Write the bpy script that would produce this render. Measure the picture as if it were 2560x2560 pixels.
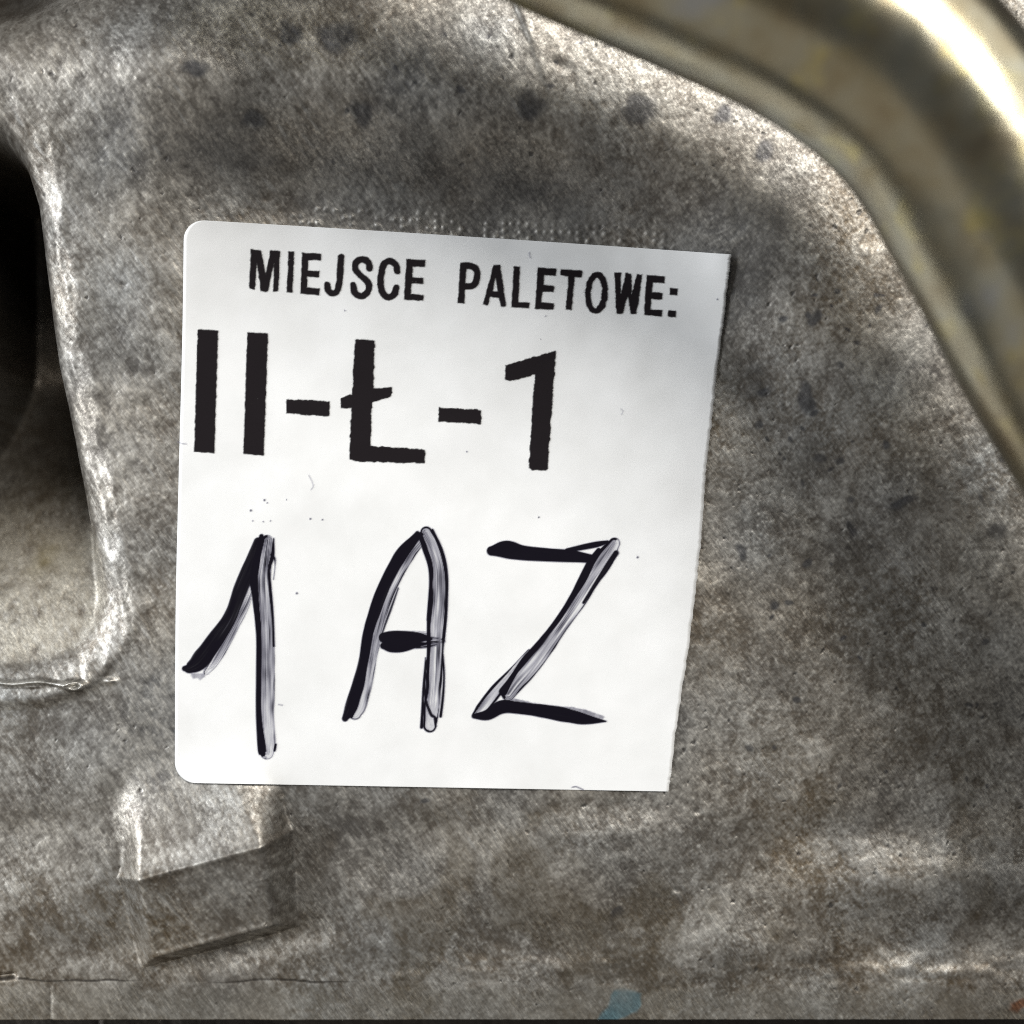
import bpy, math, random
import numpy as np

rng = np.random.default_rng(7)
random.seed(7)
scene = bpy.context.scene
for o in list(bpy.data.objects):
    bpy.data.objects.remove(o)

# ------------------------------------------------------------------ scale
# all shapes are laid out in units of 1/2560 of the 0.15 m wide field of view
S = 0.15 / 2560.0
DIST = 0.20 / S


def W(u, v, h=0.0):
    return ((u - 1280) * S, (1280 - v) * S, h * S)


def W_at(u, v, h):
    """a point at height h that is seen at u, v from straight above"""
    k = (DIST - h) / DIST
    return ((u - 1280) * k * S, (1280 - v) * k * S, h * S)


# ------------------------------------------------------------------ camera
cam_d = bpy.data.cameras.new("camera")
cam_d.sensor_width = 36
cam_d.lens = 48
cam_d.clip_start = 0.005
cam_d.clip_end = 50
cam_d.dof.use_dof = True
cam_d.dof.focus_distance = 0.20
cam_d.dof.aperture_fstop = 8.6
cam = bpy.data.objects.new("camera", cam_d)
cam.location = (0, 0, 0.20)
scene.collection.objects.link(cam)
scene.camera = cam

# ------------------------------------------------------------------ light
world = bpy.data.worlds.new("World")
scene.world = world
world.use_nodes = True
bg = world.node_tree.nodes["Background"]
bg.inputs[0].default_value = (0.95, 0.97, 1.0, 1)
bg.inputs[1].default_value = 0.09


def area(name, loc, size, power, col, size_y=None):
    d = bpy.data.lights.new(name, 'AREA')
    d.energy = power
    d.color = col
    d.size = size
    if size_y:
        d.shape = 'RECTANGLE'
        d.size_y = size_y
    o = bpy.data.objects.new(name, d)
    o.location = loc
    from mathutils import Vector
    o.rotation_euler = (-Vector(loc)).to_track_quat('-Z', 'Y').to_euler()
    scene.collection.objects.link(o)
    return o


area("window_light", (0.56, 1.07, 1.46), 1.1, 37, (1.0, 0.97, 0.915), 0.8)
area("side_window_light", (-1.75, 0.45, 0.78), 1.2, 50, (0.93, 0.965, 1.0))
area("pipe_highlight_light", (1.55, 1.20, 0.65), 1.4, 7, (1.0, 0.985, 0.95), 1.0)  # added extension of the key lamp, broadens the highlight on the pipe
area("warm_fill_light", (-0.9, -1.45, 0.85), 2.0, 4, (1.0, 0.90, 0.74))  # added warm fill from the lower left, mainly for the pipe's reflection

scene.view_settings.view_transform = 'Standard'
scene.view_settings.look = 'None'
scene.view_settings.gamma = 1
scene.view_settings.exposure = 0.0
scene.cycles.use_denoising = False
scene.cycles.filter_width = 1.1
scene.cycles.caustics_reflective = False
scene.cycles.caustics_refractive = False
scene.render.resolution_x = scene.render.resolution_y = 1024

# ------------------------------------------------------------------ numpy helpers
STEP = 3.0
U0, U1, V0, V1 = -600.0, 2880.0, -330.0, 2790.0
NU = int((U1 - U0) / STEP) + 1
NV = int((V1 - V0) / STEP) + 1
us = U0 + STEP * np.arange(NU)
vs = V0 + STEP * np.arange(NV)
U, V = np.meshgrid(us, vs)                    # [NV, NU]
KX = np.fft.rfftfreq(NU, STEP)[None, :] * 2 * math.pi
KY = np.fft.fftfreq(NV, STEP)[:, None] * 2 * math.pi


def smooth(a, l):
    return np.fft.irfft2(np.fft.rfft2(a) * np.exp(-0.5 * l * l * (KX ** 2 + KY ** 2)), s=a.shape)


def gn(l, l2=None, ang=0.0):
    """gaussian noise of length l (across) and l2 (along a line ang degrees below horizontal)"""
    l2 = l2 or l
    c, s = math.cos(math.radians(ang)), math.sin(math.radians(ang))
    ka, kb = KX * c + KY * s, -KX * s + KY * c
    w = np.fft.rfft2(rng.standard_normal((NV, NU)))
    n = np.fft.irfft2(w * np.exp(-0.5 * ((ka * l2) ** 2 + (kb * l) ** 2)), s=(NV, NU))
    return n / n.std()


def ss(a, b, x):
    t = np.clip((x - a) / (b - a), 0, 1)
    return t * t * (3 - 2 * t)


def smin(a, b, k):
    h = np.clip(0.5 + 0.5 * (b - a) / k, 0, 1)
    return b * (1 - h) + a * h - k * h * (1 - h)


def spline(pts, n=6):
    """catmull-rom through pts (any number of columns)"""
    p = np.array(pts, float)
    p = np.vstack([2 * p[0] - p[1], p, 2 * p[-1] - p[-2]])
    out = []
    for i in range(1, len(p) - 2):
        for k in range(n):
            t = k / n
            a, b, c, d = p[i - 1], p[i], p[i + 1], p[i + 2]
            out.append(0.5 * ((2 * b) + (-a + c) * t + (2 * a - 5 * b + 4 * c - d) * t * t + (-a + 3 * b - 3 * c + d) * t ** 3))
    out.append(p[-2])
    return np.array(out)


def curve_dist(u, v, pts):
    """distance to a polyline, signed offset (+ to the right of travel with v down), nearest extra columns"""
    best = np.full(u.shape, 1e18)
    sg = np.zeros(u.shape)
    ext = np.zeros(u.shape)
    for a, b in zip(pts[:-1], pts[1:]):
        dx, dy = b[0] - a[0], b[1] - a[1]
        L2 = dx * dx + dy * dy + 1e-9
        t = np.clip(((u - a[0]) * dx + (v - a[1]) * dy) / L2, 0, 1)
        px, py = u - a[0] - t * dx, v - a[1] - t * dy
        d2 = px * px + py * py
        m = d2 < best
        best = np.where(m, d2, best)
        sg = np.where(m, np.sign(dx * (v - a[1]) - dy * (u - a[0])), sg)
        if len(a) > 2:
            ext = np.where(m, a[2] + t * (b[2] - a[2]), ext)
    d = np.sqrt(best)
    return d, d * sg, ext


def poly_sd(u, v, pts):
    """signed distance to a closed polygon, + inside"""
    pts = [tuple(p) for p in pts]
    best = np.full(u.shape, 1e18)
    ins = np.zeros(u.shape, bool)
    for a, b in zip(pts, pts[1:] + pts[:1]):
        dx, dy = b[0] - a[0], b[1] - a[1]
        t = np.clip(((u - a[0]) * dx + (v - a[1]) * dy) / (dx * dx + dy * dy + 1e-9), 0, 1)
        best = np.minimum(best, (u - a[0] - t * dx) ** 2 + (v - a[1] - t * dy) ** 2)
        if a[1] != b[1]:
            ins ^= ((a[1] > v) != (b[1] > v)) & (u < (b[0] - a[0]) * (v - a[1]) / (b[1] - a[1]) + a[0])
    return np.sqrt(best) * np.where(ins, 1, -1)


# ------------------------------------------------------------------ materials
def mat_new(name):
    m = bpy.data.materials.new(name)
    m.use_nodes = True
    nt = m.node_tree
    return m, nt, nt.nodes, nt.links, nt.nodes["Principled BSDF"]


def noise_node(nt, scale, detail=3, rough=0.6, vec=None):
    n = nt.nodes.new("ShaderNodeTexNoise")
    n.inputs["Scale"].default_value = scale
    n.inputs["Detail"].default_value = detail
    n.inputs["Roughness"].default_value = rough
    if vec is not None:
        nt.links.new(vec, n.inputs["Vector"])
    return n


def mapped(nt, scale, rot):
    tc = nt.nodes.new("ShaderNodeTexCoord")
    mp = nt.nodes.new("ShaderNodeMapping")
    mp.vector_type = 'TEXTURE'
    mp.inputs["Scale"].default_value = scale
    mp.inputs["Rotation"].default_value = rot
    nt.links.new(tc.outputs["Object"], mp.inputs["Vector"])
    return mp.outputs["Vector"]


def ramp(nt, fac, stops):
    r = nt.nodes.new("ShaderNodeValToRGB")
    e = r.color_ramp.elements
    e[0].position, e[0].color = stops[0][0], (*stops[0][1], 1)
    e[1].position, e[1].color = stops[-1][0], (*stops[-1][1], 1)
    for p, c in stops[1:-1]:
        x = e.new(p)
        x.color = (*c, 1)
    nt.links.new(fac, r.inputs[0])
    return r.outputs[0]


def mixc(nt, mode, fac, a, b):
    m = nt.nodes.new("ShaderNodeMix")
    m.data_type = 'RGBA'
    m.blend_type = mode
    m.inputs[0].default_value = fac if isinstance(fac, (int, float)) else 0.5
    if not isinstance(fac, (int, float)):
        nt.links.new(fac, m.inputs[0])
    for s, x in ((6, a), (7, b)):
        if isinstance(x, tuple):
            m.inputs[s].default_value = (*x, 1)
        else:
            nt.links.new(x, m.inputs[s])
    return m.outputs[2]


# cast aluminium: colour of the oxide, stains, paint and painted shading comes as an attribute, grain from noise
cast, nt, nodes, links, P = mat_new("cast_aluminium")
at = nodes.new("ShaderNodeAttribute")
at.attribute_name = "tone"
scratch = noise_node(nt, 3000, 3, 0.7, mapped(nt, (5, 1, 1), (0, 0, math.radians(-54))))
grain = noise_node(nt, 3000, 3, 0.75, mapped(nt, (1, 1, 1), (0, 0, 0)))
both = mixc(nt, 'MIX', 0.5, scratch.outputs[0], grain.outputs[0])
speck = ramp(nt, both, [(0.40, (0.58, 0.575, 0.57)), (0.50, (0.90, 0.90, 0.90)), (0.57, (1.16, 1.155, 1.14)), (0.65, (1.7, 1.68, 1.63))])
patchy = noise_node(nt, 110, 3, 0.6, mapped(nt, (1, 1, 1), (0, 0, 0.4)))
how = ramp(nt, patchy.outputs[0], [(0.35, (0.45,) * 3), (0.62, (1.0,) * 3)])
col = mixc(nt, 'MULTIPLY', how, at.outputs["Color"], speck)
links.new(col, P.inputs["Base Color"])
P.inputs["Metallic"].default_value = 0.84
rr = ramp(nt, grain.outputs[0], [(0.3, (0.54,) * 3), (0.7, (0.38,) * 3)])
links.new(rr, P.inputs["Roughness"])
b = nodes.new("ShaderNodeBump")
b.inputs["Strength"].default_value = 0.28
b.inputs["Distance"].default_value = 0.00012
links.new(both, b.inputs["Height"])
links.new(b.outputs[0], P.inputs["Normal"])

# yellow passivated steel pipe
pipe_m, nt, nodes, links, P = mat_new("zinc_plated_steel")
n1 = noise_node(nt, 95, 4, 0.6, mapped(nt, (1, 1, 1), (0, 0, 0)))
n2 = noise_node(nt, 170, 3, 0.55, mapped(nt, (1.0, 1, 1), (0.3, 0, 0.8)))
n3 = noise_node(nt, 190, 3, 0.6, mapped(nt, (1.0, 1, 1), (0.9, 0.4, 0)))
c1 = ramp(nt, n1.outputs[0], [(0.30, (0.29, 0.24, 0.16)), (0.45, (0.36, 0.325, 0.235)), (0.60, (0.39, 0.375, 0.30)), (0.74, (0.36, 0.37, 0.38))])
c2 = ramp(nt, n2.outputs[0], [(0.28, (0.80, 0.74, 0.62)), (0.52, (1, 1, 1)), (0.75, (1.06, 1.05, 1.0))])
c3 = ramp(nt, n3.outputs[0], [(0.58, (0, 0, 0)), (0.74, (0.45, 0.45, 0.45))])
pc = mixc(nt, 'MULTIPLY', 1.0, c1, c2)
pc = mixc(nt, 'MIX', c3, pc, (0.62, 0.52, 0.16))
links.new(pc, P.inputs["Base Color"])
P.inputs["Metallic"].default_value = 1.0
links.new(ramp(nt, n2.outputs[0], [(0.3, (0.31,) * 3), (0.7, (0.20,) * 3)]), P.inputs["Roughness"])
b = nodes.new("ShaderNodeBump")
b.inputs["Strength"].default_value = 0.25
b.inputs["Distance"].default_value = 0.0003
links.new(n2.outputs[0], b.inputs["Height"])
links.new(b.outputs[0], P.inputs["Normal"])

# label paper
paper, nt, nodes, links, P = mat_new("label_paper")
n = noise_node(nt, 90, 4, 0.6, mapped(nt, (1, 1, 1), (0, 0, 0)))
pcol = ramp(nt, n.outputs[0], [(0.32, (0.715, 0.718, 0.712)), (0.7, (0.785, 0.788, 0.787))])
links.new(pcol, P.inputs["Base Color"])
P.inputs["Roughness"].default_value = 0.42
P.inputs["Specular IOR Level"].default_value = 0.4
b = nodes.new("ShaderNodeBump")
b.inputs["Strength"].default_value = 0.25
b.inputs["Distance"].default_value = 0.00015
n = noise_node(nt, 160, 3, 0.5, mapped(nt, (1, 1, 1), (0, 0, 0)))
links.new(n.outputs[0], b.inputs["Height"])
links.new(b.outputs[0], P.inputs["Normal"])


def ink_mat(name, thick, thin, rough):
    m, nt, nodes, links, P = mat_new(name)
    a = nodes.new("ShaderNodeAttribute")
    a.attribute_name = "ink"
    links.new(ramp(nt, a.outputs["Fac"], [(0.35, thin), (0.9, thick)]), P.inputs["Base Color"])
    links.new(a.outputs["Fac"], P.inputs["Alpha"])
    P.inputs["Roughness"].default_value = rough
    P.inputs["Specular IOR Level"].default_value = 0.06
    return m


print_ink = ink_mat("printed_ink", (0.012, 0.0095, 0.011), (0.02, 0.017, 0.02), 0.5)
marker_ink = ink_mat("marker_ink", (0.006, 0.005, 0.009), (0.145, 0.14, 0.225), 0.38)

# ------------------------------------------------------------------ shape of the casting (heights, smooth part)
H = np.zeros_like(U)

# rounded shoulder round the top and right of the dish the label sits in
crest = spline([(-500, 175, .1), (0, 175, .12), (350, 185, .3), (700, 205, .7), (1100, 225, .8), (1450, 275, .65), (1760, 395, .5), (1985, 590, .55),
                (2120, 810, .5), (2250, 1050, .35), (2420, 1310, .25), (2700, 1650, .25), (3100, 2000, .2)], 4)
_, sr, amp = curve_dist(U, V, crest)
amp = smooth(amp, 60)
Hr = 155.0
inner = 1 - ss(0, 340, sr)
so = np.maximum(-sr, 0)
outer = 1 - np.where(so < 230, 0.5 * so ** 2 / 230, so - 115) * 0.36 / Hr
H += smooth(np.where(sr > 0, inner, outer) * amp * Hr, 14)

# the dish bends up slightly towards the upper right, under the corner of the label
crease = spline([(1380, 300), (1500, 620), (1640, 900), (1745, 1190), (1850, 1700), (1900, 2300)], 4)
_, sc, _ = curve_dist(U, V, crease)
CRE = smooth(np.clip(-sc, 0, 260) * 0.03 * (1 - ss(1100, 1700, V)), 5)
H += CRE

# deep recess on the left
pocket_poly = [(-270, 330), (-200, 285), (-80, 278), (15, 318), (72, 385), (104, 500), (122, 700), (142, 900), (178, 1080), (210, 1250), (238, 1400),
               (256, 1500), (240, 1580), (190, 1645), (95, 1680), (-150, 1690), (-240, 1640), (-270, 1500)]
sp = smooth(poly_sd(U, V, pocket_poly), 12)
depth = np.interp(V, [200, 300, 900, 1120, 1270, 1420, 1560, 1700], [760, 760, 720, 500, 265, 140, 62, 5])
depth = smooth(depth, 45)
wall = np.maximum(sp + 80, 0) ** 2 / 190
wall = np.where(sp > 0, (80 ** 2) / 190 + 160 / 190 * sp + sp ** 2 / 16, wall)
H -= smooth(smin(wall, depth, 70) * (sp > -82), 9)
# flow ripple along the lip
# shallow pit at the top left corner
pit = np.hypot((U + 80) / 1.5, V + 130) + 10 * gn(40)
H -= 230 * smooth(1 - ss(10, 280, pit), 25)

# lower left of the wall falls away to the left
H -= 0.06 * smooth(np.maximum(330 + 0.10 * (V - 2000) - U, 0), 22) * ss(1640, 1800, V) * (1 - ss(1950, 2440, V))
# the wall left of the label leans a little
H += 0.10 * smooth(np.maximum(1000 - V, 0), 60) * (1 - ss(350, 800, U)) * ss(-100, 250, V)
H -= 0.03 * smooth(np.maximum(430 - U, 0), 30) * (1 - ss(1640, 1800, V))

# right and lower right: hollow, then a soft horizontal ridge
H -= 45 * np.exp(-((U - 2640) / 230) ** 2 - ((V - 1830) / 300) ** 2)
H += 18 * np.exp(-((V - 2195 - 0.03 * (2560 - U)) / 80) ** 2) * ss(1850, 2300, U)
H -= 6 * np.exp(-((V - 2355) / 80) ** 2) * ss(1700, 2300, U)
H += 10 * np.sin((U + 0.6 * V) / 160) * np.sin(V / 120) * ss(2000, 2100, V) * (1 - ss(2350, 2440, V))

H -= 18 * np.exp(-((U - 650 + 0.0 * V) / 170) ** 2 - ((V - 2385 + 0.25 * (U - 560)) / 45) ** 2)
# block-shaped lug at the lower left (planes meeting in rounded edges)
e = np.array([0.9655, -0.2600])               # along its ridge
f = np.array([0.2600, 0.9655])                # down its face
a_ = (U - 530) * e[0] + (V - 2130) * e[1]
f_ = (U - 530) * f[0] + (V - 2130) * f[1]
upper = 1 - ss(-190, -20, f_)
top = 102 + f_ * 0.50
face = 102 - f_ * 0.17
surf = smin(top, face, 10) + 6 * np.exp(-((f_ - 1) / 9) ** 2)
left = surf + (a_ + 164 + 0.13 * f_) * (1.35 - 0.75 * upper)
right = surf + (150 - a_ - 0.12 * f_) * (1.8 - 0.85 * upper)
under = surf + (203 - f_) * 2.1
lug = smin(surf, left, 14)
lug = smin(lug, right, 20 + 70 * np.sqrt(upper))
lug = smin(lug, under, 12)
lug = lug + 3.5 * np.exp(-((f_ - 196) / 8) ** 2) * (a_ < 100) * (a_ > -175)
k = 11 + 24 * upper
hb = np.where(V > 1500, lug, -999.0)
H = -smin(-H, -hb, k)

# flange strip below the parting line, ending in a square edge
H -= 420 * ss(2551, 2563, V)
HS = H.copy()                                 # smooth part: what the label lies on

# ------------------------------------------------------------------ fine relief
wob = gn(30) * 3
lin = lambda x, w: np.exp(-(x / w) ** 2)
rough_zone = 0.35 + 0.65 * ss(2250, 2400, V)
groove = lin(V - 2451 - 0.004 * U + wob, 3.6) * np.clip(1.15 - U / 1500 + 0.4 * gn(60), 0.1, 1.3)
H -= 0.7 * groove
H -= 3 * lin(U - 121 + wob * .7, 6) * ss(2452, 2470, V)
H -= 16 * lin(V - 2444 + wob, 7) * (1 - ss(25, 50, U))
H += 13 * lin(V - 1707 - 3 * np.sin(U / 20), 5.0) * (1 - ss(170, 205, U))
H += 16 * lin(np.hypot((U - 190) / 2.2, V - 1713) - 9, 5)
H += 10 * lin(np.hypot((U - 275) / 2, V - 1703), 7)

n5, n9, n18, n40, n90 = gn(4.5), gn(9), gn(18), gn(40), gn(95)
sc1, sc2 = gn(3.0, 17, 54), gn(5.5, 48, 57)
leftish = 1 - 0.65 * ss(900, 1900, U)
n2 = gn(2.1)
H += 0.09 * n2 + 0.12 * n5 + 0.20 * n9 + 0.22 * n18 + 0.6 * n40
H += leftish * (0.15 * sc1 + 0.08 * sc2)
# sandblasted dots just above the label
du, dv = 21.0, 17.0
cu, cv = np.round(U / du), np.round((V - 0.04 * U) / dv)
hsh = np.modf(np.abs(np.sin(cu * 12.9898 + cv * 78.233) * 43758.5453))[0]
dots = np.exp(-(((U - cu * du) + 6 * (hsh - .5)) ** 2 + ((V - 0.04 * U) - cv * dv + 6 * (hsh - .5)) ** 2) / 34)
dots *= (hsh > 0.45) * ss(690, 780, U) * (1 - ss(1600, 1760, U)) * ss(490, 525, V - 0.075 * (U - 700)) * (1 - ss(600, 660, V - 0.06 * (U - 700)))
H += 2.4 * dots
# flow marks and chips between recess and label
flow = gn(13) + 0.6 * gn(26)
zone = np.exp(-((U - 355 - 0.04 * (V - 1200)) / 85) ** 2) * ss(820, 950, V) * (1 - ss(1640, 1730, V))
H += 0.9 * zone * np.tanh(2.5 * np.maximum(flow - 0.5, 0))
edge_lip = np.exp(-((sp + 45) / 30) ** 2) * (V < 1720)
H += 2.2 * edge_lip * gn(9, 30, 80)
# rough band along the parting line
band = np.exp(-((V - 2425) / 42) ** 2) * ss(500, 1000, U)
H += 0.9 * band * gn(9, 17, 5)
for cu_, cv_, r_ in ((318, 716, 20), (745, 178, 24), (1243, 2277, 9), (1690, 2225, 14), (2215, 2455, 30), (1745, 2030, 18), (1445, 205, 32), (1318, 185, 40)):
    q = np.hypot(U - cu_, (V - cv_) * 1.5) + 0.35 * r_ * n18
    H -= 2.0 * lin(q, r_ * .5)

# the relief is pressed flat under the label
under_label = ss(-6, 14, poly_sd(U, V, [(459, 548), (1827, 636), (1765, 1220), (1671, 1979), (437, 1957)]))
H = HS + (H - HS) * (1 - 0.85 * under_label)

# ------------------------------------------------------------------ oxide, stains, paint (plus some light and shade painted in)
lowf = 0.55 * n90 + 0.55 * gn(45) + 0.35 * gn(20)
st2 = gn(2.0, 8, 54)
t = 0.43 + 0.065 * lowf + 0.10 * (n2 * (1 - 0.4 * leftish) + 0.6 * st2 * leftish) + 0.05 * n5 + 0.05 * n9 + 0.045 * n18
t = t + 0.10 * np.maximum(n2 - 1.2, 0)
brown = np.clip(0.40 + 0.16 * gn(70) + 0.30 * ss(1900, 2300, V) + 0.12 * ss(1500, 2200, U), 0, 1)
tn = np.clip(t, 0.02, 1)
clean = np.array([0.60, 0.575, 0.525])
grey = np.array([0.17, 0.165, 0.16])
umber = np.array([0.155, 0.120, 0.080])
dark = grey + brown[..., None] * (umber - grey)
C = dark + ss(0.08, 0.95, tn)[..., None] * (clean - dark)
tint = gn(60)[..., None] * np.array([0.015, 0.0, -0.02])
C = C * (1 + tint)


def stain_or_shading(mask, c):
    global C
    C = C * (1 - mask[..., None]) + np.array(c) * mask[..., None]


spots = [(645, 325, 30, 22, 0), (910, 318, 34, 28, 20), (1325, 292, 46, 34, 10), (1590, 300, 46, 36, -10), (1798, 318, 30, 26, 0), (1893, 395, 26, 30, 0),
         (865, 130, 58, 40, 15), (520, 215, 32, 20, 0), (740, 120, 34, 26, 0), (1775, 225, 22, 18, 0), (2007, 1001, 15, 44, -12), (2045, 1148, 17, 14, 0),
         (2094, 1157, 15, 13, 0), (2125, 1248, 12, 10, 0), (2247, 1255, 32, 15, -15), (2481, 1324, 26, 22, -30), (2116, 1326, 11, 15, 0),
         (2018, 1415, 15, 13, 0), (1936, 1515, 16, 15, 0), (2192, 1117, 12, 14, 0), (2105, 1589, 8, 7, 0), (1905, 985, 18, 14, 0), (1890, 1060, 14, 10, 0),
         (2020, 810, 24, 22, 0), (1855, 1370, 16, 16, 0), (1545, 2295, 24, 10, -35), (1065, 2010, 15, 8, 0), (1700, 1700, 10, 10, 0), (2330, 1480, 10, 8, 0)]
for _ in range(70):
    px_, py_ = (random.uniform(1840, 2500), random.uniform(700, 2000)) if random.random() < .7 else (random.uniform(400, 1900), random.uniform(60, 420))
    spots.append((px_, py_, random.uniform(4, 11), random.uniform(4, 10), random.uniform(0, 90)))
warp_u, warp_v = gn(14) * 5, gn(14) * 5
for (x, y, ru, rv, an) in spots:
    ca, sa = math.cos(math.radians(an)), math.sin(math.radians(an))
    xx, yy = U - x + warp_u, V - y + warp_v
    q = np.hypot((xx * ca + yy * sa) / ru, (-xx * sa + yy * ca) / rv)
    m = 1 - ss(0.55, 1.25, q)
    stain_or_shading(0.76 * m, (0.075, 0.076, 0.084))
stain_or_shading(0.45 * dots, (0.52, 0.51, 0.48))
# small pits, and bright scuffs along the scratches
pits = ss(2.25, 2.9, gn(4.2)) * ss(-0.6, 0.6, gn(70) + ss(1100, 1500, U))
H -= 1.2 * pits
stain_or_shading(0.75 * pits, (0.07, 0.066, 0.064))
scuff = ss(1.3, 2.6, sc1) * ss(-0.5, 1.0, gn(60)) * leftish
stain_or_shading(0.55 * scuff, (0.60, 0.59, 0.56))
grime = ss(0.2, 1.6, gn(38) + 0.5 * gn(15))
stain_or_shading(0.30 * grime, (0.13, 0.115, 0.095))
# band of shade beside the shoulder, mostly the pipe's shadow, painted into the colour
shade_band = np.exp(-((sr - 215 + 22 * n40) / 95) ** 2) * ss(0.2, 0.6, amp) * np.clip(0.75 + 0.25 * gn(45) + 0.15 * n9, 0, 1.1)
stain_or_shading(0.60 * shade_band, (0.085, 0.085, 0.088))
# brown oil stains along the bottom and the right
oil = ss(0.35, 1.3, gn(50) + 0.35 * gn(20) + 0.5 * ss(2050, 2250, V) - 0.3) * ss(1750, 2150, V) * ss(650, 1000, U)
stain_or_shading(0.42 * oil, (0.125, 0.095, 0.055))
oil2 = ss(0.6, 1.5, gn(60) + 0.4 * gn(24)) * ss(1900, 2400, U) * ss(600, 1200, V)
stain_or_shading(0.32 * oil2, (0.13, 0.10, 0.07))
yel = np.exp(-((U - 60) / 90) ** 2 - ((V - 1400) / 60) ** 2) * np.clip(0.5 + 0.4 * gn(20), 0, 1)
stain_or_shading(0.55 * yel, (0.30, 0.24, 0.09))
stain_or_shading(0.45 * ss(25, 90, sp) * (1 - ss(1380, 1560, V)) * (0.8 + 0.2 * n18).clip(0, 1.2), (0.21, 0.175, 0.125))
stain_or_shading(0.55 * lin(U - 121 + wob * .7, 5) * ss(2452, 2470, V) * np.clip(.7 + .5 * n9, 0, 1), (0.06, 0.048, 0.04))
stain_or_shading(0.8 * ss(0.25, 0.9, groove), (0.05, 0.042, 0.035))
flash = lin(V - 1707 - 3 * np.sin(U / 20), 4.5) * (1 - ss(165, 185, U)) * np.clip(0.8 + 0.4 * n9, 0, 1)
stain_or_shading(0.9 * np.maximum(flash, lin(np.hypot((U - 185) / 2.4, V - 1712) - 6, 4) * 0.8), (0.80, 0.79, 0.75))
# shade of the upper recess and of the pit, painted into the colour
stain_or_shading(0.7 * ss(15, 80, sp) * (1 - ss(930, 1260, V + 50 * n90)), (0.055, 0.043, 0.032))
stain_or_shading(0.5 * ss(5, 50, sp) * ss(1290, 1480, V + 30 * n40) * np.clip(0.8 + 0.3 * n9, 0, 1), (0.62, 0.58, 0.49))  # light on the lower recess floor, painted in as a paler tone
stain_or_shading(0.8 * (1 - ss(120, 270, pit)), (0.05, 0.04, 0.03))
# worn smooth flange
stain_or_shading(0.33 * ss(2448, 2500, V + 6 * n18), (0.33, 0.315, 0.275))
stain_or_shading(0.9 * ss(2549, 2555, V), (0.05, 0.042, 0.036))  # drop past the edge coloured dark, standing in for shade in the gap
# blue paint mark and rust
blue_sd = poly_sd(U + 3 * n9, V + 2 * n9, [(1496, 2553), (1530, 2505), (1545, 2483), (1570, 2477), (1598, 2484), (1600, 2510), (1590, 2530), (1550, 2546), (1540, 2553)])
blue = ss(-7, 5, blue_sd) * np.clip(0.9 - 0.12 * n18, 0.4, 1)
stain_or_shading(0.75 * blue, (0.15, 0.30, 0.36))
rust = ss(0, 14, poly_sd(U + 6 * n18, V + 6 * n18, [(2508, 2520), (2520, 2498), (2560, 2490), (2600, 2500), (2600, 2530), (2540, 2535)]))
stain_or_shading(0.85 * rust, (0.22, 0.085, 0.035))
C = np.clip(C, 0.01, 0.9)

# ------------------------------------------------------------------ build the casting, cut into its parts
XW = (U - 1280) * S
YW = (1280 - V) * S
ZW = H * S
gy, gx = np.gradient(ZW, STEP * S)
NRM = np.stack([-gx, gy, np.ones_like(ZW)], -1)
NRM /= np.linalg.norm(NRM, axis=-1, keepdims=True)
IDX = np.arange(NU * NV).reshape(NV, NU)
QUADS = np.stack([IDX[1:, :-1], IDX[1:, 1:], IDX[:-1, 1:], IDX[:-1, :-1]], -1).reshape(-1, 4)
CO = np.stack([XW, YW, ZW], -1).reshape(-1, 3)
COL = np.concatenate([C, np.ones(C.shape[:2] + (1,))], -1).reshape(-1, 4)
NRM = NRM.reshape(-1, 3)


def link(o, parent=None):
    scene.collection.objects.link(o)
    if parent:
        o.parent = parent
    return o


def mesh_from(name, co, quads, mat, parent=None, attrs=None, normals=None, color=None):
    me = bpy.data.meshes.new(name)
    me.vertices.add(len(co))
    me.vertices.foreach_set("co", np.ascontiguousarray(co, np.float32).ravel())
    n = len(quads)
    me.loops.add(n * 4)
    me.loops.foreach_set("vertex_index", np.ascontiguousarray(quads, np.int32).ravel())
    me.polygons.add(n)
    me.polygons.foreach_set("loop_start", np.arange(0, n * 4, 4, dtype=np.int32))
    me.polygons.foreach_set("use_smooth", np.ones(n, bool))
    me.update(calc_edges=True)
    for k, a in (attrs or {}).items():
        at = me.attributes.new(k, 'FLOAT', 'POINT')
        at.data.foreach_set("value", np.ascontiguousarray(a, np.float32).ravel())
    if color is not None:
        at = me.attributes.new("tone", 'FLOAT_COLOR', 'POINT')
        at.data.foreach_set("color", np.ascontiguousarray(color, np.float32).ravel())
    if normals is not None:
        me.normals_split_custom_set_from_vertices(np.ascontiguousarray(normals, np.float32))
    me.materials.append(mat)
    return link(bpy.data.objects.new(name, me), parent)


def empty(name, loc, label, cat):
    o = bpy.data.objects.new(name, None)
    o.empty_display_size = 0.01
    o.location = loc
    o['label'] = label
    o['category'] = cat
    return link(o)


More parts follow.
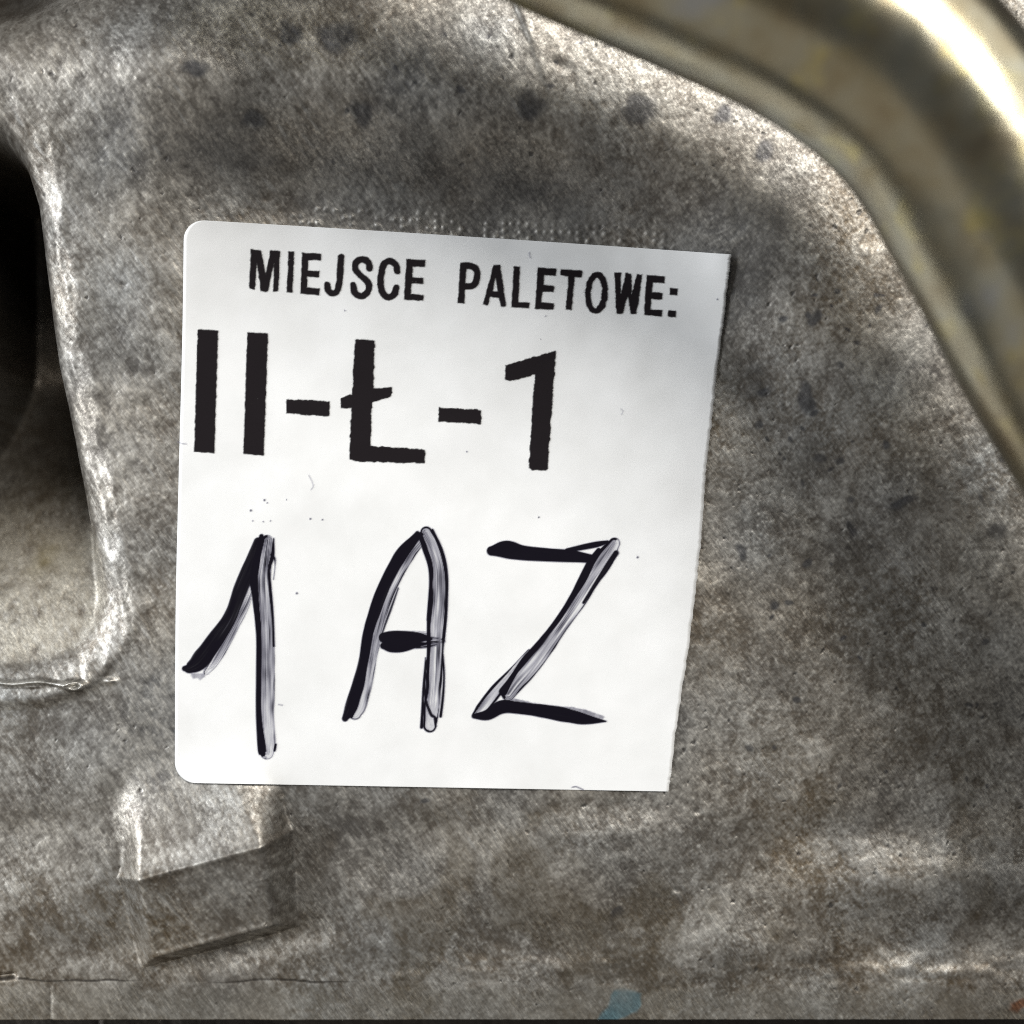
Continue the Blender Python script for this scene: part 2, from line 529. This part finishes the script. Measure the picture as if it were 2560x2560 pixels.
housing = empty("engine_casing", (0, 0, 0), "rough grey cast aluminium engine casing that carries the white sticker", "engine casing")
mid = lambda a: (a[1:, 1:] + a[:-1, :-1] + a[1:, :-1] + a[:-1, 1:]) / 4
UC, VC = mid(U), mid(V)
part = np.zeros(UC.shape, int)
part[mid(sr) < 150] = 1
part[mid(sp) > -28] = 2
lug_sd = mid(np.minimum(np.minimum(a_ + 172, 195 - a_), np.minimum(f_ + 165, 236 - f_)))
part[lug_sd > 0] = 3
part[VC > 2452] = 4
part[VC > 2543] = 5
part[mid(blue) > 0.3] = 6
names = ["wall", "rim", "recess", "lug", "flange", "flange_edge", "paint_mark"]
pf = part.reshape(-1)
for i, nm in enumerate(names):
    q = QUADS[pf == i]
    ids, inv = np.unique(q, return_inverse=True)
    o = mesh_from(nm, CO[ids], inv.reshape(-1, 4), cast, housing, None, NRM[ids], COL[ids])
    if nm == "paint_mark":
        o['label'] = "pale blue paint mark on the bottom flange"


# ------------------------------------------------------------------ label
def bil(A, u, v):
    x = np.clip((np.asarray(u, float) - U0) / STEP, 0, NU - 1.001)
    y = np.clip((np.asarray(v, float) - V0) / STEP, 0, NV - 1.001)
    i, j = x.astype(int), y.astype(int)
    fx, fy = x - i, y - j
    return (A[j, i] * (1 - fx) + A[j, i + 1] * fx) * (1 - fy) + (A[j + 1, i] * (1 - fx) + A[j + 1, i + 1] * fx) * fy


HL = smooth(HS - CRE, 22) + CRE + 5.0 + 0.9 * gn(55) + 0.25 * gn(22)
sticker = empty("sticker", W(1100, 1260, 5), "white paper sticker with printed code and handwritten marker stuck on the grey casting", "sticker")
sx, sy, sz = sticker.location
NT, NS = 190, 150
TL, TR = (459.0, 548.0), (1827.0, 636.0)
BL, BR = (437.0, 1957.0), (1671.0, 1979.0)
redge = spline([(0, 1827), (0.12, 1809), (0.25, 1787), (0.42, 1763), (0.55, 1748), (0.70, 1725), (0.86, 1694), (1.0, 1671)], 8)
ledge = spline([(0, 460), (0.2, 456), (0.45, 447), (0.7, 439), (1, 437)], 8)
tt = np.sort(np.concatenate([np.linspace(0, 1, NT - 40), np.linspace(0.001, 0.045, 20) ** 1.0, np.linspace(0.955, 0.999, 20)]))
pu, pv = np.zeros((NT, NS)), np.zeros((NT, NS))
rc = 52.0
jag = np.cumsum(rng.standard_normal(NT)) * 0.35
jag -= np.linspace(jag[0], jag[-1], NT)
for r, t_ in enumerate(tt):
    xl = np.interp(t_, ledge[:, 0], ledge[:, 1])
    xr = np.interp(t_, redge[:, 0], redge[:, 1]) + jag[r] + 0.8 * rng.standard_normal()
    d = min(t_, 1 - t_) * 1410
    if d < rc:
        xl += rc - math.sqrt(max(rc * rc - (rc - d) ** 2, 0))
    s_ = np.linspace(0, 1, NS)
    x = xl + (xr - xl) * s_
    full = (x - TL[0]) / (TR[0] - TL[0]) if t_ < .5 else (x - BL[0]) / (BR[0] - BL[0])
    ft = (x - TL[0]) / (TR[0] - TL[0])
    fb = (x - BL[0]) / (BR[0] - BL[0])
    yt = TL[1] + 88 * ft - 6 * np.sin(np.pi * np.clip(ft, 0, 1)) * 0.4
    yb = BL[1] + 22 * fb
    pu[r] = x
    pv[r] = yt + (yb - yt) * t_
pz = bil(HL, pu, pv)
edge_curl = 7.0 * np.exp(-((pu - 1827) / 60) ** 2 - ((pv - 650) / 90) ** 2)
pz = pz + edge_curl
top_co = np.stack([(pu - 1280) * S * (1 - pz / DIST), (1280 - pv) * S * (1 - pz / DIST), pz * S], -1).reshape(-1, 3)
ii = np.arange(NT * NS).reshape(NT, NS)
q = np.stack([ii[1:, :-1], ii[1:, 1:], ii[:-1, 1:], ii[:-1, :-1]], -1).reshape(-1, 4)
ring = np.concatenate([ii[0, :], ii[1:, -1], ii[-1, -2::-1], ii[-2:0:-1, 0]])
low = top_co[ring] - np.array([0, 0, 2.4 * S])
n0 = NT * NS
m_ = len(ring)
sk = np.array([[ring[i], ring[(i + 1) % m_], n0 + (i + 1) % m_, n0 + i] for i in range(m_)])
off = np.array([sx, sy, sz])
paper_o = mesh_from("paper", np.vstack([top_co, low]) - off, np.vstack([q, sk]), paper, sticker)


# ------------------------------------------------------------------ ink
TAB = rng.random((256, 256))


def vnoise(x, y):
    xi, yi = np.floor(x).astype(int), np.floor(y).astype(int)
    fx, fy = x - xi, y - yi
    fx, fy = fx * fx * (3 - 2 * fx), fy * fy * (3 - 2 * fy)
    g = lambda i, j: TAB[j % 256, i % 256]
    return (g(xi, yi) * (1 - fx) + g(xi + 1, yi) * fx) * (1 - fy) + (g(xi, yi + 1) * (1 - fx) + g(xi + 1, yi + 1) * fx) * fy


def ink_mesh(name, box, density, mat, step=2.0, lift=1.1):
    u = np.arange(box[0] - 8, box[2] + 9, step)
    v = np.arange(box[1] - 8, box[3] + 9, step)
    gu, gv = np.meshgrid(u, v)
    d = np.clip(density(gu, gv), 0, 1)
    id_ = np.arange(d.size).reshape(d.shape)
    mx = np.maximum(np.maximum(d[1:, 1:], d[:-1, :-1]), np.maximum(d[1:, :-1], d[:-1, 1:]))
    q = np.stack([id_[1:, :-1], id_[1:, 1:], id_[:-1, 1:], id_[:-1, :-1]], -1)[mx > 0.03]
    ids, inv = np.unique(q, return_inverse=True)
    ec = 7.0 * np.exp(-((gu - 1827) / 60) ** 2 - ((gv - 650) / 90) ** 2)
    gz = bil(HL, gu, gv) + ec + lift
    kz = 1 - gz / DIST
    co = np.stack([(gu - 1280) * S * kz, (1280 - gv) * S * kz, gz * S], -1).reshape(-1, 3)[ids] - off
    return mesh_from(name, co, inv.reshape(-1, 4), mat, sticker, {"ink": d.reshape(-1)[ids]})


za = lambda p: [(420 + x / 2.76, 520 + y / 2.76, *r) for x, y, *r in p]
zb = lambda p: [(1120 + x / 2.542, 520 + y / 2.542, *r) for x, y, *r in p]


def printed(name, adds, holes=(), strokes=(), w=15.5, rough=1.2):
    pts = [p for a in adds for p in a] + [p for s in strokes for p in s]
    pad = w if strokes else 0
    box = (min(p[0] for p in pts) - pad, min(p[1] for p in pts) - pad, max(p[0] for p in pts) + pad, max(p[1] for p in pts) + pad)

    def dens(u, v):
        sd = np.full(u.shape, -1e9)
        for a in adds:
            sd = np.maximum(sd, poly_sd(u, v, [p[:2] for p in a]))
        for s in strokes:
            sd = np.maximum(sd, w / 2 - curve_dist(u, v, [p[:2] for p in s])[0])
        for h_ in holes:
            sd = np.minimum(sd, -poly_sd(u, v, [p[:2] for p in h_]))
        sd = sd + rough * 1.5 * (vnoise(u / 9, v / 9) - 0.5) + rough * (vnoise(u / 3.5 + 40, v / 3.5) - 0.5)
        d = ss(-1.5, 1.5, sd)
        pin = ss(0.90, 0.97, vnoise(u / 4 + 11, v / 4 + 77)) * ss(0.8, 0.95, vnoise(u / 40, v / 40 + 9))
        return d * (1.0 - 0.6 * pin)
    return ink_mesh(name, box, dens, print_ink)


PL = "printed_letter"
printed(PL, [za([(572, 285), (642, 292), (673, 455), (705, 292), (772, 297), (760, 578), (726, 574), (730, 385), (690, 572), (668, 578), (640, 570), (612, 375), (600, 568), (560, 552)])])
printed(PL, [za([(832, 300), (870, 300), (858, 583), (818, 583)])])
printed(PL, [za([(925, 308), (1057, 315), (1055, 362), (967, 358), (965, 432), (1045, 434), (1042, 476), (960, 474), (958, 548), (1045, 555), (1042, 600), (913, 590)])])
printed(PL, [], strokes=[spline(za([(1194, 338), (1187, 440), (1180, 525), (1163, 575), (1135, 588), (1108, 572), (1098, 528)]), 5)])
printed(PL, [], strokes=[spline(za([(1390, 415), (1383, 375), (1340, 352), (1298, 374), (1292, 425), (1332, 468), (1376, 510), (1386, 562), (1338, 607), (1290, 586), (1277, 530)]), 5)])
printed(PL, [], strokes=[spline(za([(1581, 438), (1570, 392), (1527, 365), (1485, 395), (1466, 490), (1477, 580), (1522, 615), (1562, 592), (1575, 550)]), 5)])
printed(PL, [za([(1645, 352), (1775, 360), (1773, 408), (1687, 402), (1685, 478), (1762, 480), (1760, 522), (1680, 520), (1675, 592), (1762, 600), (1760, 640), (1628, 632)])])
printed(PL, [zb([(78, 346), (118, 348), (102, 606), (62, 602)])], strokes=[spline(zb([(98, 366), (148, 368), (178, 392), (184, 440), (165, 488), (130, 498), (98, 496)]), 5)])
printed(PL, [zb([(288, 362), (330, 362), (370, 625), (335, 628), (322, 570), (268, 565), (252, 620), (222, 612)])], [zb([(302, 438), (318, 532), (282, 530)])])
printed(PL, [zb([(418, 370), (457, 372), (445, 600), (518, 602), (515, 637), (402, 630)])])
printed(PL, [zb([(570, 378), (688, 385), (685, 430), (608, 425), (605, 490), (672, 495), (670, 535), (598, 530), (592, 600), (672, 605), (668, 646), (552, 640)])])
printed(PL, [zb([(714, 388), (852, 398), (848, 442), (802, 436), (785, 648), (748, 647), (765, 432), (712, 428)])])
o_ring = [(942 + 54 * math.cos(a) + 4 * math.sin(a) * -1, 538 + 116 * math.sin(a)) for a in np.linspace(0, 2 * math.pi, 33)]
printed(PL, [], strokes=[zb(o_ring)], w=14.5, rough=2.2)
printed(PL, [zb([(1058, 412), (1098, 412), (1098, 545), (1128, 416), (1160, 418), (1166, 545), (1200, 420), (1235, 422), (1195, 672), (1160, 672), (1142, 565), (1108, 670), (1070, 670)])], rough=2.2)
printed(PL, [zb([(1262, 425), (1378, 435), (1375, 478), (1300, 472), (1295, 535), (1362, 540), (1360, 582), (1290, 578), (1285, 645), (1360, 650), (1358, 690), (1245, 680)])])
printed("printed_colon", [zb([(1410, 508), (1458, 510), (1456, 555), (1408, 552)]), zb([(1400, 648), (1448, 652), (1446, 695), (1396, 690)])])
printed("printed_numeral", [za([(205, 835), (345, 845), (320, 1692), (180, 1680)])])
printed("printed_numeral", [za([(547, 857), (690, 865), (660, 1708), (520, 1695)])])
printed("printed_hyphen", [za([(817, 1320), (1118, 1332), (1114, 1435), (814, 1418)])], rough=2.2)
printed("printed_letter", [za([(1290, 905), (1428, 912), (1415, 1245), (1500, 1240), (1547, 1230), (1540, 1300), (1410, 1338), (1396, 1642), (1775, 1665), (1770, 1760),
                               (1280, 1748), (1252, 1730), (1265, 1378), (1190, 1382), (1192, 1312), (1270, 1285)])], rough=2.0)
printed("printed_hyphen", [[(1097.5, 1019), (1204, 1024), (1202, 1060), (1096, 1053)]], rough=2.2)
printed("printed_numeral", [zb([(366, 1000), (640, 918), (684, 908), (680, 1000), (632, 1655), (620, 1668), (530, 1665), (512, 1650), (552, 1058), (395, 1098), (362, 1090)])], rough=2.0)


def stroke(u, v, pts, core, left=0.0, right=0.0, seed=0, streak=0.5, fade=0.0):
    """marker stroke: centre line with half widths; darker bands on its two edges, paler streaks along it"""
    pts = spline(pts, 6)
    d, sg, hw = curve_dist(u, v, pts)
    hw = np.maximum(hw, 1.0)
    # running length at nearest point, for streaks
    L = np.concatenate([[0], np.cumsum(np.hypot(*np.diff(pts[:, :2], axis=0).T))])
    P3 = np.column_stack([pts[:, :2], L])
    _, _, run = curve_dist(u, v, P3)
    s = -sg / hw
    wobble = 0.12 * (vnoise(run / 25 + seed * 7, s * 0 + seed) - 0.5)
    aa = 1.6 / hw
    m = ss(1 + aa, 1 - aa, d / hw + wobble * 0.6) if False else 1 - ss(1 - aa, 1 + aa, d / hw + wobble * 0.6)
    st = vnoise(s * 4 + seed * 13, run / 60 + seed) * 0.5 + vnoise(s * 11 + seed * 5, run / 110 + 30) * 0.5
    st = 0.5 + 1.5 * (st - 0.5)
    pool = vnoise(s * 1.3 + seed, run / 28 + seed * 3)
    c = core - 0.02 * (core < .9) + 1.5 * streak * (st - 0.5) + 0.35 * streak * (pool - 0.5)
    lw, rw = left * 2 + 0.25 * (vnoise(run / 40 + seed, s * 0 + 3) - 0.5), right * 2 + 0.16 * (vnoise(run / 33 + seed, s * 0 + 8) - 0.5)
    if left > 0:
        c = np.maximum(c, 1.0 - ss(-1 + lw - 0.10, -1 + lw + 0.10, s))
    if right > 0:
        c = np.maximum(c, ss(1 - rw - 0.10, 1 - rw + 0.10, s))
    if fade:
        c = c * (1 - fade * ss(L[-1] * 0.75, L[-1], run) * ss(0.35, 0.65, st))
    return m * np.clip(c, 0.0, 1)


def hand(name, x0, y0, strokes, polys=()):
    conv = lambda p: [(x0 + x / 2.76, y0 + y / 2.76, *[k_ / 2.76 for k_ in r]) for x, y, *r in p]
    sts = [(conv(p), kw) for p, kw in strokes]
    pls = [(conv(p), dn) for p, dn in polys]
    allp = [p for s, _ in sts for p in s] + [p for s, _ in pls for p in s]
    box = (min(p[0] for p in allp) - 26, min(p[1] for p in allp) - 26, max(p[0] for p in allp) + 26, max(p[1] for p in allp) + 26)

    def dens(u, v):
        d = np.zeros(u.shape)
        for i, (s, kw) in enumerate(sts):
            d = np.maximum(d, stroke(u, v, s, seed=i + 1, **kw))
        for p, dn in pls:
            sd = poly_sd(u, v, [q_[:2] for q_ in p]) + 2.0 * (vnoise(u / 6, v / 6) - .5)
            d = np.maximum(d, ss(-1.5, 1.5, sd) * dn * (0.75 + 0.5 * vnoise(u / 5 + 3, v / 16)))
        return d
    return ink_mesh(name, box, dens, marker_ink, lift=1.2)


K = dict
hand("handwritten_numeral", 420, 1260, [
    ([(684, 250, 38), (666, 390, 50), (650, 520, 60), (655, 650, 62), (672, 900, 62), (672, 1200, 64), (670, 1450, 62), (680, 1640, 62), (682, 1715, 48)], K(core=.52, left=.22, right=.07, fade=.8)),
    ([(645, 222, 17), (612, 380, 26), (592, 520, 30), (604, 650, 24), (626, 900, 20), (626, 1200, 20), (626, 1450, 20), (648, 1690, 30), (655, 1725, 18)], K(core=1, streak=0)),
    ([(729, 238, 5), (720, 360, 14), (697, 450, 10), (702, 560, 12), (722, 780, 9), (729, 980, 9)], K(core=1, streak=0)),
    ([(712, 350, 10), (735, 375, 8), (738, 430, 3), (728, 520, 2)], K(core=.9, streak=0)),
    ([(742, 1660, 9), (735, 1700, 9)], K(core=1, streak=0)),
    ([(622, 260, 30), (568, 420, 46), (500, 590, 50), (428, 780, 46), (330, 930, 60), (220, 1080, 62), (150, 1130, 40), (115, 1135, 20)], K(core=.97, streak=.12)),
    ([(572, 590, 18), (530, 690, 34), (455, 830, 40), (385, 960, 44), (310, 1090, 36), (262, 1160, 20)], K(core=.42, left=0, right=.07, streak=.6)),
], [([(150, 1165), (250, 1168), (255, 1190), (222, 1216), (205, 1200), (172, 1205)], .4)])
hand("handwritten_letter", 800, 1260, [
    ([(684, 240, 48), (590, 345, 62), (490, 520, 64), (418, 690, 64), (366, 880, 66), (332, 1070, 58), (305, 1220, 58), (265, 1380, 60), (240, 1440, 48)], K(core=.5, left=.52, right=.06)),
    ([(672, 200, 16), (640, 255, 34), (560, 350, 44), (460, 530, 42), (395, 700, 40), (335, 880, 38), (300, 1070, 32), (262, 1230, 36), (215, 1400, 44), (172, 1480, 22)], K(core=.98, streak=.1)),
    ([(540, 580, 5), (490, 720, 8), (450, 830, 7), (430, 890, 6)], K(core=.9, streak=0)),
    ([(733, 195, 42), (778, 300, 56), (815, 450, 62), (816, 650, 66), (800, 850, 66), (795, 1000, 58), (787, 1200, 55), (770, 1400, 55), (757, 1530, 46)], K(core=.48, left=.2, right=.15, fade=.7)),
    ([(690, 220, 14), (728, 320, 20), (762, 430, 18), (765, 560, 14), (748, 800, 14)], K(core=1, streak=0)),
    ([(775, 180, 10), (840, 330, 14), (872, 500, 13), (868, 750, 12), (850, 950, 12)], K(core=1, streak=0)),
    ([(728, 1060, 4), (714, 1250, 7), (708, 1400, 10), (700, 1540, 11)], K(core=1, streak=0)),
    ([(846, 1040, 8), (856, 1180, 7), (848, 1330, 9), (832, 1465, 10)], K(core=1, streak=0)),
    ([(795, 1480, 12), (798, 1535, 8)], K(core=1, streak=0)),
    ([(735, 1080, 8), (722, 1300, 8), (760, 1440, 12), (790, 1470, 10)], K(core=.95, streak=0)),
    ([(440, 922, 36), (500, 918, 44), (600, 916, 42), (690, 920, 32), (765, 930, 12)], K(core=1, streak=.05)),
    ([(438, 978, 24), (490, 984, 40), (570, 984, 38), (660, 970, 22), (740, 962, 8)], K(core=1, streak=.05)),
    ([(600, 975, 26), (700, 965, 34), (770, 950, 40), (850, 945, 18)], K(core=.62, streak=.6)),
    ([(640, 890, 16), (750, 895, 14)], K(core=.45, streak=.6)),
])
hand("handwritten_letter", 1120, 1280, [
    ([(300, 268, 34), (400, 258, 60), (520, 282, 52), (700, 296, 46), (860, 305, 42), (985, 322, 30)], K(core=1, streak=.05)),
    ([(820, 265, 16), (930, 242, 20), (1030, 222, 20), (1100, 206, 12)], K(core=1, streak=0)),
    ([(1148, 215, 40), (1080, 320, 66), (975, 470, 66), (885, 620, 60), (775, 780, 56), (660, 940, 62), (560, 1070, 66), (470, 1175, 62), (415, 1255, 48)], K(core=.48, left=.26, right=.09)),
    ([(1160, 282, 20), (1100, 370, 18), (1010, 510, 14), (935, 625, 10)], K(core=.95, streak=.1)),
    ([(1040, 265, 18), (985, 350, 28), (925, 470, 28), (850, 600, 20), (760, 740, 18), (650, 880, 18), (520, 1020, 16), (450, 1130, 18), (380, 1240, 30)], K(core=1, streak=0)),
    ([(560, 960, 14), (440, 1100, 24), (330, 1235, 44), (240, 1350, 44), (190, 1400, 24)], K(core=.42, left=.2, right=.22)),
    ([(180, 1408, 18), (270, 1400, 38), (370, 1345, 46), (480, 1350, 44), (650, 1372, 45), (800, 1398, 50), (950, 1430, 36), (1090, 1444, 5)], K(core=1, streak=.05)),
], [([(390, 1272), (480, 1292), (600, 1318), (740, 1340), (860, 1346), (950, 1362), (1085, 1412), (1070, 1428), (950, 1420), (780, 1385), (600, 1345), (400, 1310)], .5)])


# specks, hairs and smudges on the paper
def specks(u, v):
    d = np.zeros(u.shape)
    for (x, y, r) in ((661, 1250, 3), (668, 1257, 2), (627, 1276, 3), (716, 1249, 1.6), (632, 1302, 2), (658, 1304, 2), (676, 1302, 2), (776, 1297, 2.6), (806, 1299, 2.2),
                      (742, 1483, 3), (1347, 1293, 2.2), (1594, 1393, 3), (1793, 748, 2), (1364, 790, 1.8), (1352, 848, 1.5), (1167, 1129, 1.8), (862, 776, 2)):
        d = np.maximum(d, 0.75 * (1 - ss(r * .5, r * 1.4, np.hypot(u - x, v - y))))
    for pts, dn in (([(772, 1188), (780, 1203), (784, 1215), (778, 1224)], .3), ([(1323, 631), (1324, 640), (1326, 644)], .4), ([(1554, 1036), (1558, 1027), (1552, 1022)], .25),
                    ([(445, 1105), (452, 1108), (466, 1110)], .35), ([(1430, 1968), (1440, 1966), (1458, 1974)], .6), ([(1812, 640), (1816, 636)], .3), ([(696, 1761), (706, 1763)], .4)):
        d = np.maximum(d, dn * (1 - ss(0.6, 2.6, curve_dist(u, v, pts)[0])))
    return d


ink_mesh("dirt_specks", (440, 620, 1800, 1980), specks, marker_ink, lift=1.3)['kind'] = "stuff"

# ------------------------------------------------------------------ pipe
ZC = 660.0
path = [(300, -1250), (620, -800), (950, -490), (1391, -258), (1800, -82), (2045, 40), (2240, 172), (2390, 345), (2515, 560), (2648, 815), (2805, 1085), (3030, 1470), (3300, 1950)]
cen = spline([W_at(u, v, ZC) for u, v in path], 10)
R = 278 * (DIST - ZC) / DIST * S
tan = np.gradient(cen, axis=0)
tan /= np.linalg.norm(tan, axis=1, keepdims=True)
up = np.array([0, 0, 1.0])
side = np.cross(tan, up)
side /= np.linalg.norm(side, axis=1, keepdims=True)
RS = 72
ang = np.linspace(0, 2 * math.pi, RS, endpoint=False)
dent = 1 + 0.006 * np.sin(np.arange(len(cen)) * 0.35)[:, None] * np.cos(ang * 2 + 1)[None]
pp = cen[:, None] + (R * dent)[..., None] * (np.cos(ang)[None, :, None] * side[:, None] + np.sin(ang)[None, :, None] * up)
nl = len(cen)
pi_ = np.arange(nl * RS).reshape(nl, RS)
nx = np.roll(pi_, -1, axis=1)
q = np.stack([pi_[:-1], nx[:-1], nx[1:], pi_[1:]], -1).reshape(-1, 4)[:, ::-1]
pipe = mesh_from("metal_pipe", pp.reshape(-1, 3), q, pipe_m)
pipe['label'] = "bent zinc plated steel pipe with yellowish sheen crossing above the casting at upper right"
pipe['category'] = "pipe"
